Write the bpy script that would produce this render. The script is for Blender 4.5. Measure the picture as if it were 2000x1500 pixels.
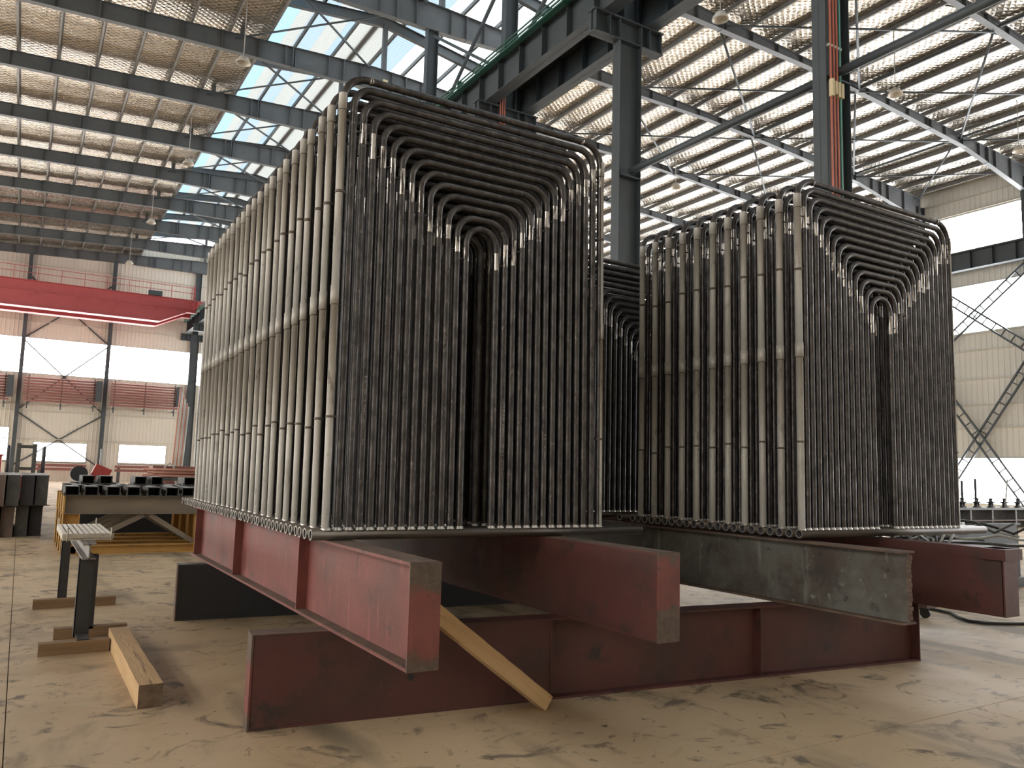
import bpy, math, random
from mathutils import Vector, Matrix
random.seed(7)
S = bpy.context.scene
C = S.collection
for o in list(bpy.data.objects): bpy.data.objects.remove(o)

# ---------------------------------------------------------------- camera, world, exposure
FPX, PITCH, ROLL, YAW, EYE = 1560.03, .111986, .026912, .546814, 1.6
fwd = Vector((math.sin(YAW)*math.cos(PITCH), math.cos(YAW)*math.cos(PITCH), math.sin(PITCH)))
rt0 = Vector((math.cos(YAW), -math.sin(YAW), 0)); up0 = rt0.cross(fwd)
rt = math.cos(ROLL)*rt0 + math.sin(ROLL)*up0
up = -math.sin(ROLL)*rt0 + math.cos(ROLL)*up0
cam = bpy.data.objects.new('camera', bpy.data.cameras.new('camera')); C.objects.link(cam)
cam.matrix_world = Matrix(((rt.x, up.x, -fwd.x, 0), (rt.y, up.y, -fwd.y, 0), (rt.z, up.z, -fwd.z, EYE), (0, 0, 0, 1)))
cam.data.sensor_width = 36; cam.data.lens = FPX/2000*36
cam.data.clip_start = .05; cam.data.clip_end = 400
S.camera = cam

w = bpy.data.worlds.new('sky'); S.world = w; w.use_nodes = True
bg = w.node_tree.nodes['Background']
bg.inputs[0].default_value = (.88, .94, 1.0, 1); bg.inputs[1].default_value = 6.0
WIN_FAR, WIN_RIGHT, WIN_LEFT = 12.0, 12.0, 6.4                # daylight through the frosted panes

vs = S.view_settings
vs.view_transform = 'Standard'; vs.look = 'None'; vs.exposure = 0.35; vs.gamma = 1.0
vs.use_curve_mapping = False
S.cycles.max_bounces = 5; S.cycles.diffuse_bounces = 3; S.cycles.glossy_bounces = 2; S.cycles.transmission_bounces = 2
S.cycles.use_adaptive_sampling = True; S.cycles.adaptive_threshold = .05
S.cycles.caustics_reflective = False; S.cycles.caustics_refractive = False

# ---------------------------------------------------------------- materials
MATS = {}
def pbr(name, c1, c2=None, scale=4., rough=.6, rough2=None, metal=0., bump=0., bscale=20., spots=None,
        world=False, stretch=(1, 1, 1), streak=None, detail=6., rand=True, spec=.5, dist=0.):
    m = bpy.data.materials.new(name); m.use_nodes = True
    nt = m.node_tree; N = nt.nodes; L = nt.links
    b = N['Principled BSDF']
    b.inputs['Metallic'].default_value = metal; b.inputs['Roughness'].default_value = rough
    b.inputs['Specular IOR Level'].default_value = spec
    if world:
        vec = N.new('ShaderNodeNewGeometry').outputs['Position']
    else:
        tc = N.new('ShaderNodeTexCoord'); vec = tc.outputs['Object']
        if rand:
            oi = N.new('ShaderNodeObjectInfo'); mul = N.new('ShaderNodeMath'); mul.operation = 'MULTIPLY'; mul.inputs[1].default_value = 37.
            L.new(oi.outputs['Random'], mul.inputs[0])
            ad = N.new('ShaderNodeVectorMath'); L.new(vec, ad.inputs[0]); L.new(mul.outputs[0], ad.inputs[1]); vec = ad.outputs[0]
    if stretch != (1, 1, 1):
        sc = N.new('ShaderNodeVectorMath'); sc.operation = 'MULTIPLY'; sc.inputs[1].default_value = stretch
        L.new(vec, sc.inputs[0]); vec = sc.outputs[0]
    def noise(s, d=detail, r=.6):
        n = N.new('ShaderNodeTexNoise'); n.inputs['Scale'].default_value = s; n.inputs['Detail'].default_value = d
        n.inputs['Roughness'].default_value = r; n.inputs['Distortion'].default_value = dist; L.new(vec, n.inputs['Vector']); return n.outputs['Fac']
    def ramp(fac, a, bb):
        r = N.new('ShaderNodeMapRange'); r.inputs['From Min'].default_value = a; r.inputs['From Max'].default_value = bb
        L.new(fac, r.inputs['Value']); return r.outputs['Result']
    def mix(f, A, B):
        x = N.new('ShaderNodeMix'); x.data_type = 'RGBA'
        L.new(f, x.inputs['Factor'])
        for s, v in ((6, A), (7, B)):
            if isinstance(v, tuple): x.inputs[s].default_value = (*v, 1)
            else: L.new(v, x.inputs[s])
        return x.outputs[2]
    col = c1
    if c2:
        f = ramp(noise(scale), .35, .65); col = mix(f, c1, c2)
        if rough2 is not None:
            rr = N.new('ShaderNodeMapRange'); L.new(f, rr.inputs['Value']); rr.inputs['To Min'].default_value = rough; rr.inputs['To Max'].default_value = rough2
            L.new(rr.outputs[0], b.inputs['Roughness'])
    for sp in (spots or []):
        sc_, a, bb, colr = sp
        col = mix(ramp(noise(sc_, 5., .65), a, bb), col, colr)
    if streak:
        sv, ss, a, bb, colr = streak
        s2 = N.new('ShaderNodeVectorMath'); s2.operation = 'MULTIPLY'; s2.inputs[1].default_value = sv; L.new(vec, s2.inputs[0])
        n = N.new('ShaderNodeTexNoise'); n.inputs['Scale'].default_value = ss; n.inputs['Detail'].default_value = 4.; L.new(s2.outputs[0], n.inputs['Vector'])
        col = mix(ramp(n.outputs['Fac'], a, bb), col, colr)
    if isinstance(col, tuple): b.inputs['Base Color'].default_value = (*col, 1)
    else: L.new(col, b.inputs['Base Color'])
    if bump:
        bp = N.new('ShaderNodeBump'); bp.inputs['Strength'].default_value = bump; bp.inputs['Distance'].default_value = .02
        L.new(noise(bscale, 5.), bp.inputs['Height']); L.new(bp.outputs[0], b.inputs['Normal'])
    MATS[name] = m
    return m

pbr('concrete', (.50, .365, .225), (.58, .435, .275), .55, .72, .58, bump=.12, bscale=9., world=True, spec=.35, dist=1.1, detail=8.,
    spots=[(.30, .50, .70, (.285, .215, .138)), (.9, .54, .68, (.29, .222, .145)), (2.4, .56, .66, (.17, .135, .095)), (7., .62, .70, (.105, .085, .065)),
           (1.9, .60, .72, (.53, .42, .285)), (5., .66, .74, (.56, .46, .33)), (16., .69, .73, (.09, .07, .055))],
    streak=((1, .22, 1), 1.3, .56, .70, (.22, .172, .115)))
pbr('joint', (.16, .12, .085), rough=.9)
pbr('column_paint', (.043, .054, .061), (.052, .064, .072), 2., .55)
pbr('rafter_paint', (.085, .092, .096), (.105, .112, .116), 1.5, .5)
pbr('brace_grey', (.14, .15, .155), rough=.45)
pbr('purlin_metal', (.23, .225, .215), (.19, .185, .18), 3., .5, metal=.1)
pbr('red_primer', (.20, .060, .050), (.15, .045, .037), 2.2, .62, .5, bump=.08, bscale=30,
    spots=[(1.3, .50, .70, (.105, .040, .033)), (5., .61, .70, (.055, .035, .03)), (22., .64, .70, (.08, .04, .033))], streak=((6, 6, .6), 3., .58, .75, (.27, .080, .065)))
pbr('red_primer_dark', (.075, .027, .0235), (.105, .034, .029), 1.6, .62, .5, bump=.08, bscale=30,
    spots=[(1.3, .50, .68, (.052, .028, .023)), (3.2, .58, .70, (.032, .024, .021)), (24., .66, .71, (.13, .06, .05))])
pbr('burnt_edge', (.115, .080, .058), (.075, .055, .042), 9., .8, bump=.5, bscale=40)
pbr('flange_rust', (.17, .115, .085), (.10, .068, .052), 5., .8, bump=.2, bscale=40)
pbr('grey_green_paint', (.17, .172, .15), (.12, .118, .105), 2.0, .65, bump=.1, bscale=25,
    spots=[(.9, .46, .60, (.075, .058, .048)), (2.6, .56, .66, (.06, .055, .05)), (5.5, .62, .69, (.03, .03, .03)), (14., .62, .70, (.25, .25, .22))], streak=((5, 5, .5), 3., .60, .74, (.24, .24, .215)))
pbr('mill_scale', (.092, .085, .083), (.040, .037, .037), 16., .28, .46, metal=.5, bump=.04, bscale=60,
    spots=[(30., .60, .68, (.16, .14, .13)), (9., .58, .70, (.062, .046, .042))], stretch=(1, 1, .55), detail=3.)
pbr('bright_steel', (.66, .63, .59), (.45, .42, .39), 30., .28, metal=.88, stretch=(1, 1, .10), spots=[(55., .43, .54, (.055, .05, .048))])
pbr('weld_steel', (.55, .53, .5), rough=.35, metal=.8)
pbr('header_steel', (.115, .100, .085), (.075, .066, .060), 4., .36, .5, metal=.7, spots=[(7., .62, .72, (.26, .23, .19))], stretch=(.3, 1, 1))
pbr('shield_steel', (.46, .44, .40), (.37, .35, .315), 5., .55, metal=.15, bump=.04, bscale=40,
    spots=[(11., .59, .70, (.20, .185, .165)), (3., .58, .72, (.27, .25, .22))], stretch=(1, 1, .4))
pbr('strap_dark', (.10, .08, .065), rough=.6)
pbr('timber', (.56, .37, .18), (.45, .285, .135), 3., .75, bump=.25, bscale=18, stretch=(.35, 4, 4), spots=[(2.2, .64, .72, (.18, .105, .05))])
pbr('timber_old', (.27, .17, .085), (.19, .12, .065), 3., .8, bump=.2, bscale=18, stretch=(.35, 4, 4))
pbr('timber_end', (.20, .14, .085), (.11, .075, .05), 16., .85, bump=.2, bscale=30)
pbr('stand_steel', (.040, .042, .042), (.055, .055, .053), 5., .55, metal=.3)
pbr('stand_light', (.30, .29, .27), (.22, .21, .20), 5., .45, metal=.5)
pbr('plate_pale', (.60, .56, .47), (.45, .41, .33), 7., .5, metal=.2, spots=[(16., .60, .70, (.26, .22, .17))])
pbr('yellow_paint', (.50, .28, .075), (.43, .24, .07), 3., .55, spots=[(5., .62, .69, (.18, .12, .07))])
pbr('table_beam', (.21, .165, .115), (.14, .115, .085), 3., .6, stretch=(.3, 1, 1))
pbr('dark_steel', (.085, .085, .080), (.055, .055, .052), 6., .55, metal=.3, spots=[(7., .62, .70, (.16, .14, .12))])
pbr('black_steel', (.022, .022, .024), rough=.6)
pbr('rust_steel', (.17, .115, .09), (.11, .085, .07), 4., .7)
pbr('copper_rust', (.42, .20, .14), (.34, .155, .11), 4., .5, metal=.3)
pbr('red_machine', (.36, .045, .035), (.30, .040, .032), 3., .5)
pbr('crane_red', (.42, .085, .09), (.38, .075, .08), 2., .45)
pbr('green_pipe', (.02, .085, .06), rough=.45)
pbr('conduit_red', (.48, .14, .09), rough=.45)
pbr('conduit_green', (.10, .33, .27), rough=.45)
pbr('cream_box', (.62, .52, .32), rough=.5)
pbr('lamp_shade', (.62, .58, .51), rough=.35, metal=.1)
pbr('cord', (.35, .34, .32), rough=.6)
pbr('rack_red', (.24, .085, .07), (.19, .075, .065), 3., .6)
pbr('girt', (.52, .49, .42), rough=.5)
pbr('hose_black', (.02, .018, .016), rough=.5)
pbr('mullion', (.42, .42, .40), rough=.5)

def scorched(name, base, lo, hi, wob):
    m = MATS[base].copy(); m.name = name; nt = m.node_tree; N = nt.nodes; L = nt.links; b = N['Principled BSDF']
    tc = N.new('ShaderNodeTexCoord'); sp = N.new('ShaderNodeSeparateXYZ'); L.new(tc.outputs['Object'], sp.inputs[0])
    n = N.new('ShaderNodeTexNoise'); n.inputs['Scale'].default_value = 9.; n.inputs['Detail'].default_value = 5.; L.new(tc.outputs['Object'], n.inputs['Vector'])
    def math_(op, a, c):
        x = N.new('ShaderNodeMath'); x.operation = op
        for i_, v in enumerate((a, c)):
            if isinstance(v, float): x.inputs[i_].default_value = v
            else: L.new(v, x.inputs[i_])
        return x.outputs[0]
    z = math_('ADD', sp.outputs['Z'], math_('MULTIPLY', math_('SUBTRACT', n.outputs['Fac'], .5), wob))
    def mr(a, c):
        r_ = N.new('ShaderNodeMapRange'); r_.inputs['From Min'].default_value = a; r_.inputs['From Max'].default_value = c; L.new(z, r_.inputs['Value']); return r_.outputs[0]
    f = math_('MAXIMUM', mr(hi-.02, hi+.03), mr(lo+.02, lo-.03))
    old = b.inputs['Base Color'].links[0].from_socket
    mx = N.new('ShaderNodeMix'); mx.data_type = 'RGBA'; L.new(f, mx.inputs['Factor']); L.new(old, mx.inputs[6])
    n2 = N.new('ShaderNodeTexNoise'); n2.inputs['Scale'].default_value = 30.; L.new(tc.outputs['Object'], n2.inputs['Vector'])
    cr_ = N.new('ShaderNodeMix'); cr_.data_type = 'RGBA'; L.new(n2.outputs['Fac'], cr_.inputs['Factor']); cr_.inputs[6].default_value = (.045, .032, .025, 1); cr_.inputs[7].default_value = (.15, .105, .075, 1)
    L.new(cr_.outputs[2], mx.inputs[7]); L.new(mx.outputs[2], b.inputs['Base Color']); MATS[name] = m
scorched('red_end', 'red_primer', .085, .40, .16); scorched('red_end_low', 'red_primer', .20, .50, .35)
def siding(name, c, axis):
    m = pbr(name, c, tuple(x*.93 for x in c), .35, .5, world=True)
    nt = m.node_tree; N = nt.nodes; L = nt.links; b = N['Principled BSDF']
    g = N.new('ShaderNodeNewGeometry'); wv = N.new('ShaderNodeTexWave'); wv.wave_type = 'BANDS'; wv.bands_direction = axis
    wv.wave_profile = 'SIN'; wv.inputs['Scale'].default_value = 1.05; L.new(g.outputs['Position'], wv.inputs['Vector'])
    p = N.new('ShaderNodeMath'); p.operation = 'POWER'; p.inputs[1].default_value = 6.; L.new(wv.outputs['Fac'], p.inputs[0])
    bp = N.new('ShaderNodeBump'); bp.inputs['Strength'].default_value = .8; bp.inputs['Distance'].default_value = .03
    L.new(p.outputs[0], bp.inputs['Height']); L.new(bp.outputs[0], b.inputs['Normal'])
siding('siding_x', (.63, .585, .50), 'X'); siding('siding_y', (.63, .615, .56), 'Y')

def foil():
    m = pbr('foil', (.66, .60, .51), (.58, .53, .46), 1.2, .22, .30, metal=.88, world=True)
    nt = m.node_tree; N = nt.nodes; L = nt.links; b = N['Principled BSDF']
    g = N.new('ShaderNodeNewGeometry'); pos = g.outputs['Position']
    hs = []
    for ang in (.9, -.9):
        mp = N.new('ShaderNodeMapping'); mp.inputs['Rotation'].default_value = (0, 0, ang); L.new(pos, mp.inputs['Vector'])
        wv = N.new('ShaderNodeTexWave'); wv.inputs['Scale'].default_value = 1.5; wv.inputs['Distortion'].default_value = 1.5
        wv.inputs['Detail'].default_value = 2.; L.new(mp.outputs[0], wv.inputs['Vector']); hs.append(wv.outputs['Fac'])
    mx = N.new('ShaderNodeMath'); mx.operation = 'MAXIMUM'; L.new(hs[0], mx.inputs[0]); L.new(hs[1], mx.inputs[1])
    n = N.new('ShaderNodeTexNoise'); n.inputs['Scale'].default_value = 2.6; n.inputs['Detail'].default_value = 5.; L.new(pos, n.inputs['Vector'])
    ad = N.new('ShaderNodeMath'); ad.operation = 'MULTIPLY_ADD'; ad.inputs[1].default_value = 1.8; L.new(n.outputs['Fac'], ad.inputs[0]); L.new(mx.outputs[0], ad.inputs[2])
    bp = N.new('ShaderNodeBump'); bp.inputs['Strength'].default_value = .6; bp.inputs['Distance'].default_value = .035
    L.new(ad.outputs[0], bp.inputs['Height']); L.new(bp.outputs[0], b.inputs['Normal'])
foil()

def emit(name, c, s):
    m = bpy.data.materials.new(name); m.use_nodes = True
    b = m.node_tree.nodes['Principled BSDF']; b.inputs['Base Color'].default_value = (.8, .8, .8, 1)
    b.inputs['Emission Color'].default_value = (*c, 1); b.inputs['Emission Strength'].default_value = s
    MATS[name] = m
emit('pane_far', (1., .97, .93), WIN_FAR); emit('pane_right', (.97, .98, 1.), WIN_RIGHT); emit('pane_left', (1., .96, .90), WIN_LEFT)

def translucent(name, c):
    m = bpy.data.materials.new(name); m.use_nodes = True; nt = m.node_tree; N = nt.nodes; L = nt.links
    N.remove(N['Principled BSDF']); t = N.new('ShaderNodeBsdfTranslucent'); d = N.new('ShaderNodeBsdfDiffuse')
    g = N.new('ShaderNodeNewGeometry'); wv = N.new('ShaderNodeTexWave'); wv.bands_direction = 'Y'; wv.inputs['Scale'].default_value = 1.6
    L.new(g.outputs['Position'], wv.inputs['Vector'])
    mx = N.new('ShaderNodeMix'); mx.data_type = 'RGBA'; L.new(wv.outputs['Fac'], mx.inputs['Factor'])
    mx.inputs[6].default_value = (*c, 1); mx.inputs[7].default_value = (*[x*.86 for x in c], 1)
    L.new(mx.outputs[2], t.inputs['Color']); d.inputs['Color'].default_value = (*[x*.8 for x in c], 1)
    ms = N.new('ShaderNodeMixShader'); ms.inputs[0].default_value = .3; L.new(t.outputs[0], ms.inputs[1]); L.new(d.outputs[0], ms.inputs[2])
    L.new(ms.outputs[0], N['Material Output'].inputs['Surface']); MATS[name] = m
translucent('skylight_blue', (.46, .58, .66)); translucent('skylight_pale', (.47, .525, .555)); translucent('skylight_cream', (.53, .525, .50)); translucent('skylight_whitened', (.80, .82, .82))

# ---------------------------------------------------------------- mesh helpers
class MB:
    def __init__(s): s.v = []; s.f = []; s.m = []; s.sm = []
    def add(s, vs, fs, mi=0, smooth=False):
        o = len(s.v); s.v += [tuple(x) for x in vs]
        for f in fs: s.f.append([i+o for i in f]); s.m.append(mi); s.sm.append(smooth)
        return s
    def box(s, c, d, mi=0, R=None):
        x, y, z = d[0]/2, d[1]/2, d[2]/2
        P = [Vector((a*x, b*y, e*z)) for a in (-1, 1) for b in (-1, 1) for e in (-1, 1)]
        if R: P = [R @ p for p in P]
        P = [p+Vector(c) for p in P]
        return s.add(P, [(0, 1, 3, 2), (4, 6, 7, 5), (0, 4, 5, 1), (2, 3, 7, 6), (0, 2, 6, 4), (1, 5, 7, 3)], mi)
    def span(s, a, b, mi=0):                                  # box between two corners
        return s.box([(p+q)/2 for p, q in zip(a, b)], [abs(q-p) for p, q in zip(a, b)], mi)
    def bar(s, p, q, wd, ht, mi=0, upv=(0, 0, 1)):              # square bar from p to q
        p, q = Vector(p), Vector(q); d = (q-p); L = d.length; d.normalize()
        u = Vector(upv); sd = d.cross(u)
        if sd.length < 1e-4: sd = d.cross(Vector((1, 0, 0)))
        sd.normalize(); u = sd.cross(d)
        R = Matrix((d, sd, u)).transposed()
        return s.box((p+q)/2, (L, wd, ht), mi, R)
    def tube(s, path, r, n=10, mi=0, caps=True, mats=None, radii=None):
        P = [Vector(p) for p in path]; base = len(s.v); ref = None
        for i, p in enumerate(P):
            d = (P[min(i+1, len(P)-1)]-P[max(i-1, 0)]).normalized()
            if ref is None:
                a = Vector((0, 1, 0)) if abs(d.y) < .9 else Vector((1, 0, 0))
                ref = (a-d*a.dot(d)).normalized()
            else: ref = (ref-d*ref.dot(d)).normalized()
            b = d.cross(ref); rr = radii[i] if radii else r
            for k in range(n):
                t = 2*math.pi*k/n; s.v.append(tuple(p+ref*(rr*math.cos(t))+b*(rr*math.sin(t))))
        for i in range(len(P)-1):
            for k in range(n):
                k2 = (k+1) % n; a = base+i*n
                s.f.append([a+k, a+k2, a+n+k2, a+n+k]); s.m.append(mats[i] if mats else mi); s.sm.append(True)
        if caps:
            s.f.append([base+k for k in range(n)][::-1]); s.m.append(mi); s.sm.append(False)
            e = base+(len(P)-1)*n; s.f.append([e+k for k in range(n)]); s.m.append(mi); s.sm.append(False)
        return s
    def lathe(s, prof, c=(0, 0, 0), n=20, mi=0):
        b = len(s.v)
        for r, z in prof:
            for k in range(n):
                t = 2*math.pi*k/n; s.v.append((c[0]+r*math.cos(t), c[1]+r*math.sin(t), c[2]+z))
        for i in range(len(prof)-1):
            for k in range(n):
                k2 = (k+1) % n; s.f.append([b+i*n+k, b+i*n+k2, b+(i+1)*n+k2, b+(i+1)*n+k]); s.m.append(mi); s.sm.append(True)
        return s
    def prism(s, poly, axis, a, b, mi=0):                     # poly of 2D points in the other two axes, extruded along axis
        def mk(p, t):
            q = list(p); q.insert(axis, t); return q
        n = len(poly); V = [mk(p, a) for p in poly]+[mk(p, b) for p in poly]
        F = [list(range(n))[::-1], [n+i for i in range(n)]]+[[i, (i+1) % n, n+(i+1) % n, n+i] for i in range(n)]
        return s.add(V, F, mi)
    def mesh(s, name, mats):
        me = bpy.data.meshes.new(name); me.from_pydata(s.v, [], s.f)
        for m in (mats if isinstance(mats, (list, tuple)) else [mats]): me.materials.append(MATS[m])
        me.polygons.foreach_set('material_index', s.m); me.polygons.foreach_set('use_smooth', s.sm); me.update()
        return me
    def build(s, name, mats, parent=None, loc=(0, 0, 0), rot=None):
        return link(name, s.mesh(name, mats), parent, loc, rot)
def link(name, me, parent=None, loc=(0, 0, 0), rot=None):
    o = bpy.data.objects.new(name, me); C.objects.link(o); o.location = loc
    if rot: o.rotation_euler = rot
    if parent: o.parent = parent
    return o
def tag(o, label=None, cat=None, group=None, kind=None):
    if label: o['label'] = label
    if cat: o['category'] = cat
    if group: o['group'] = group
    if kind: o['kind'] = kind
    return o
def thing(name, label, cat, loc=(0, 0, 0), rot=None, group=None):
    return tag(link(name, None, None, loc, rot), label, cat, group)
def copy_tree(o, parent=None):
    c = o.copy(); C.objects.link(c); c.parent = parent
    for ch in list(o.children): copy_tree(ch, c)
    return c
NTH = ['first', 'second', 'third', 'fourth', 'fifth', 'sixth', 'seventh', 'eighth', 'ninth', 'tenth', 'eleventh', 'twelfth']
ORD = ['frontmost', 'second', 'third', 'fourth', 'fifth', 'sixth', 'seventh', 'eighth', 'ninth', 'tenth', 'eleventh', 'twelfth']

# ---------------------------------------------------------------- building shell
XL, XC, XR, Y0, YE = -20.8, 12.42, 45.3, -12.0, 75.3
KY = lambda k: 9.15+6*(k-1)
ZT = lambda X: 19.9-.06*(XC-X) if X < XC else 19.9-.035*(X-XC)
XB = [-20.8, -12, -2, 6, 12.2, 13, 15, 20, 27, 31, 35, 39, 45.3]
ZB = [16.6, 17.9, 18.4, 18.75, 18.8, 18.8, 18.92, 19.07, 19.1, 18.95, 18.72, 18.45, 17.3]
def zbot(X):
    for i in range(len(XB)-1):
        if XB[i] <= X <= XB[i+1]: return ZB[i]+(ZB[i+1]-ZB[i])*(X-XB[i])/(XB[i+1]-XB[i])
    return ZB[0] if X < XB[0] else ZB[-1]

floor = tag(MB().span((XL-.3, Y0-.3, -.30), (XR+.3, YE+.3, -.012)).build('floor', 'joint'), 'tan concrete workshop floor with stains and saw-cut joints', kind='structure')
slab = MB().span((.003, .003, -.012), (5.997, 5.997, 0)).mesh('slab', 'concrete')
for i in range(-4, 8):
    for j in range(-3, 13):
        x, y = .05+6*i, 3.36+6*j
        if x+6 < XL or x > XR or y+6 < Y0 or y > YE: continue
        link('slab', slab, floor, (x, y, 0))

# ceiling: outer sheet, foil lining, rafters, purlins
OPL, OPR = 7.55, 17.4
mb = MB()
for a, b in ((XL-.4, OPL), (OPR, XR+.4)):
    mb.prism([(a, ZT(a)+.42), (b, ZT(b)+.42), (b, ZT(b)+.50), (a, ZT(a)+.50)], 1, Y0-.3, YE+.3)
ceiling = tag(mb.build('ceiling', 'dark_steel'), 'high workshop roof lined with crinkled silver foil above steel purlins', kind='structure')
for a, b in ((XL, OPL), (OPR, XR)):
    n = int((b-a)/.25); ny = 168; V = []; F = []
    anchor = OPL if a < 0 else OPR
    for j in range(ny+1):
        y = Y0+(YE-Y0)*j/ny
        for i in range(n+1):
            x = a+(b-a)*i/n; t = ((x-anchor)/1.5) % 1.
            sag = .022*math.sin(math.pi*t)*(1+.5*math.sin(y*1.05+x*.7)+.35*math.sin(y*2.3+x*1.9))+.05*math.sin(math.pi*(((y-9.15)/6.) % 1.))
            V.append((x, y, ZT(x)+.285-sag))
    for j in range(ny):
        for i in range(n): q = j*(n+1)+i; F.append((q, q+n+1, q+n+2, q+1))
    m_ = MB(); m_.add(V, F, 0, True); m_.build('foil_lining', 'foil', ceiling)
pur = MB()                                                   # Z purlin, 0.25 m deep
for a, b in (((-.005, 0), (.005, .22)), ((-.075, -.005), (.005, .005)), ((-.005, .215), (.075, .225)), ((-.075, 0), (-.067, .022))):
    pur.span((a[0], Y0, a[1]), (b[0], YE, b[1]))
pur = pur.mesh('purlin', 'purlin_metal')
for x in [OPL-.04-1.5*i for i in range(19)]+[OPR+.08+1.5*i for i in range(19)]:
    if XL < x < XR: link('purlin', pur, ceiling, (x, 0, ZT(x)+.01))
def make_rafter():
    m = MB(); xs = [XL+.3+(XR-.3-XL-.3)*i/44 for i in range(45)]
    for a, b in zip(xs, xs[1:]):
        m.prism([(a, zbot(a)), (b, zbot(b)), (b, ZT(b)), (a, ZT(a))], 1, -.007, .007)
        m.prism([(a, zbot(a)-.018), (b, zbot(b)-.018), (b, zbot(b)), (a, zbot(a))], 1, -.13, .13)
        m.prism([(a, ZT(a)-.016), (b, ZT(b)-.016), (b, ZT(b)), (a, ZT(a))], 1, -.13, .13)
    x = XL+1
    while x < XR-1:
        m.span((x-.006, -.125, zbot(x)), (x+.006, .125, ZT(x)-.02)); x += 1.5
    for x in (-9., 1.2, 8.3, 8.62, 10.9, 13.9, 16.6, 22., 28.2, 36., 41.): m.span((x-.02, -.14, zbot(x)-.03), (x+.02, .14, ZT(x)))
    return m.mesh('rafter', 'rafter_paint')
raf = make_rafter()
for k in range(-2, 13): link('rafter', raf, ceiling, (0, KY(k), 0))
knee = MB().bar((0, 0, -.55), (.42, 0, .05), .05, .05).mesh('flange_brace', 'rafter_paint')
for k in range(1, 9):
    for x in (19.0, 22.0, 25.1, 28.1, 31.1, 34.0, 37.0, 40.0): link('flange_brace', MB().bar((0, .1, zbot(x)+.05), (0, .62, ZT(x)+.12), .05, .05).mesh('flange_brace', 'rafter_paint'), ceiling, (x, KY(k), 0))
def brace(p, q, r, parent, name='brace_rod', m='column_paint'):
    return MB().tube([p, q], r, 6).build(name, m, parent)
for k in (2, 3, 4, 5, 6, 7, 8, 9, 10):
    for a, b in ((6.2, 12.1),):
        za, zb = ZT(a)-.12, ZT(b)-.12
        brace((a, KY(k)+.1, za), (b, KY(k+1)-.1, zb), .05, ceiling); brace((b, KY(k)+.1, zb-.1), (a, KY(k+1)-.1, za-.1), .04, ceiling)
for k in (2, 3, 4):
    for a, b in ((22., 30.5), (30.5, 38.5), (38.5, 44.6)):
        za, zb = ZT(a)-.25, ZT(b)-.25
        brace((a, KY(k)+.1, za), (b, KY(k+1)-.1, zb), .05, ceiling); brace((b, KY(k)+.1, zb-.1), (a, KY(k+1)-.1, za-.1), .04, ceiling)
for x in (30.5, 38.5): brace((x, KY(1), ZT(x)-.2), (x, KY(7), ZT(x)-.2), .06, ceiling, 'tie_tube')

# raised roof monitor over the middle columns: translucent strips on purlins
ZM = lambda X: 22.42-.10*abs(X-12.8) if X < 12.8 else 22.42-.16*(X-12.8)
MB().span((-.12, -.02, -.12), (.12, 0, .12)).build('rating_plate', 'cream_box', ceiling, (12.9, KY(5)-.02, 19.35))
mon = tag(MB().prism([(12.65, ZM(12.65)+.3), (12.95, ZM(12.95)+.3), (12.95, ZM(12.95)+.33), (12.65, ZM(12.65)+.33)], 1, Y0, YE).build('trim_1', 'rafter_paint'),
          'raised ridge skylight of pale blue and whitened translucent sheets', kind='structure')
edges = [6.4, 7.2, 8.3, 9.2, 9.8, 10.7, 11.5, 12.0, 12.8, 13.8, 14.85, 16.2, 17.4, 18.6]
tint = ['skylight_blue', 'skylight_cream', 'skylight_blue', 'skylight_cream', 'skylight_pale', 'skylight_cream', 'skylight_pale', 'skylight_cream', 'skylight_cream', 'skylight_pale', 'skylight_whitened', 'skylight_whitened', 'skylight_whitened']  # right-slope strips whitened, overexposed daylight put into their colour
for a, b, t in zip(edges, edges[1:], tint):
    MB().prism([(a, ZM(a)+.26), (b, ZM(b)+.26), (b, ZM(b)+.265), (a, ZM(a)+.265)], 1, Y0, YE).build('skylight_sheet', t, mon)
for x in (6.5, 8.1, 9.9, 11.85, 13.7, 15.4, 17.0, 18.5):
    MB().span((x-.05, Y0, ZM(x)+.06), (x+.05, YE, ZM(x)+.25)).build('monitor_purlin', 'rafter_paint', mon)
for sx in (6.4, 18.6):
    MB().span((sx-.004, Y0, ZT(sx)+.5), (sx+.004, YE, ZM(sx)+.25)).build('side_sheet', 'skylight_whitened', mon)
mr = MB()
for a, b in ((6.4, 12.8), (12.8, 18.6)):
    for za, zb, wd in ((-.42, .05, .012), (-.44, -.42, .2), (.03, .05, .2)):
        mr.prism([(a, ZM(a)+za), (b, ZM(b)+za), (b, ZM(b)+zb), (a, ZM(a)+zb)], 1, -wd/2, wd/2)
for x in (6.5, 12.8, 18.5): mr.span((x-.1, -.1, ZT(x)), (x+.1, .1, ZM(x)-.3))
mr = mr.mesh('monitor_frame', 'rafter_paint')
for k in range(-2, 13): link('monitor_frame', mr, mon, (0, KY(k), 0))

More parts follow.
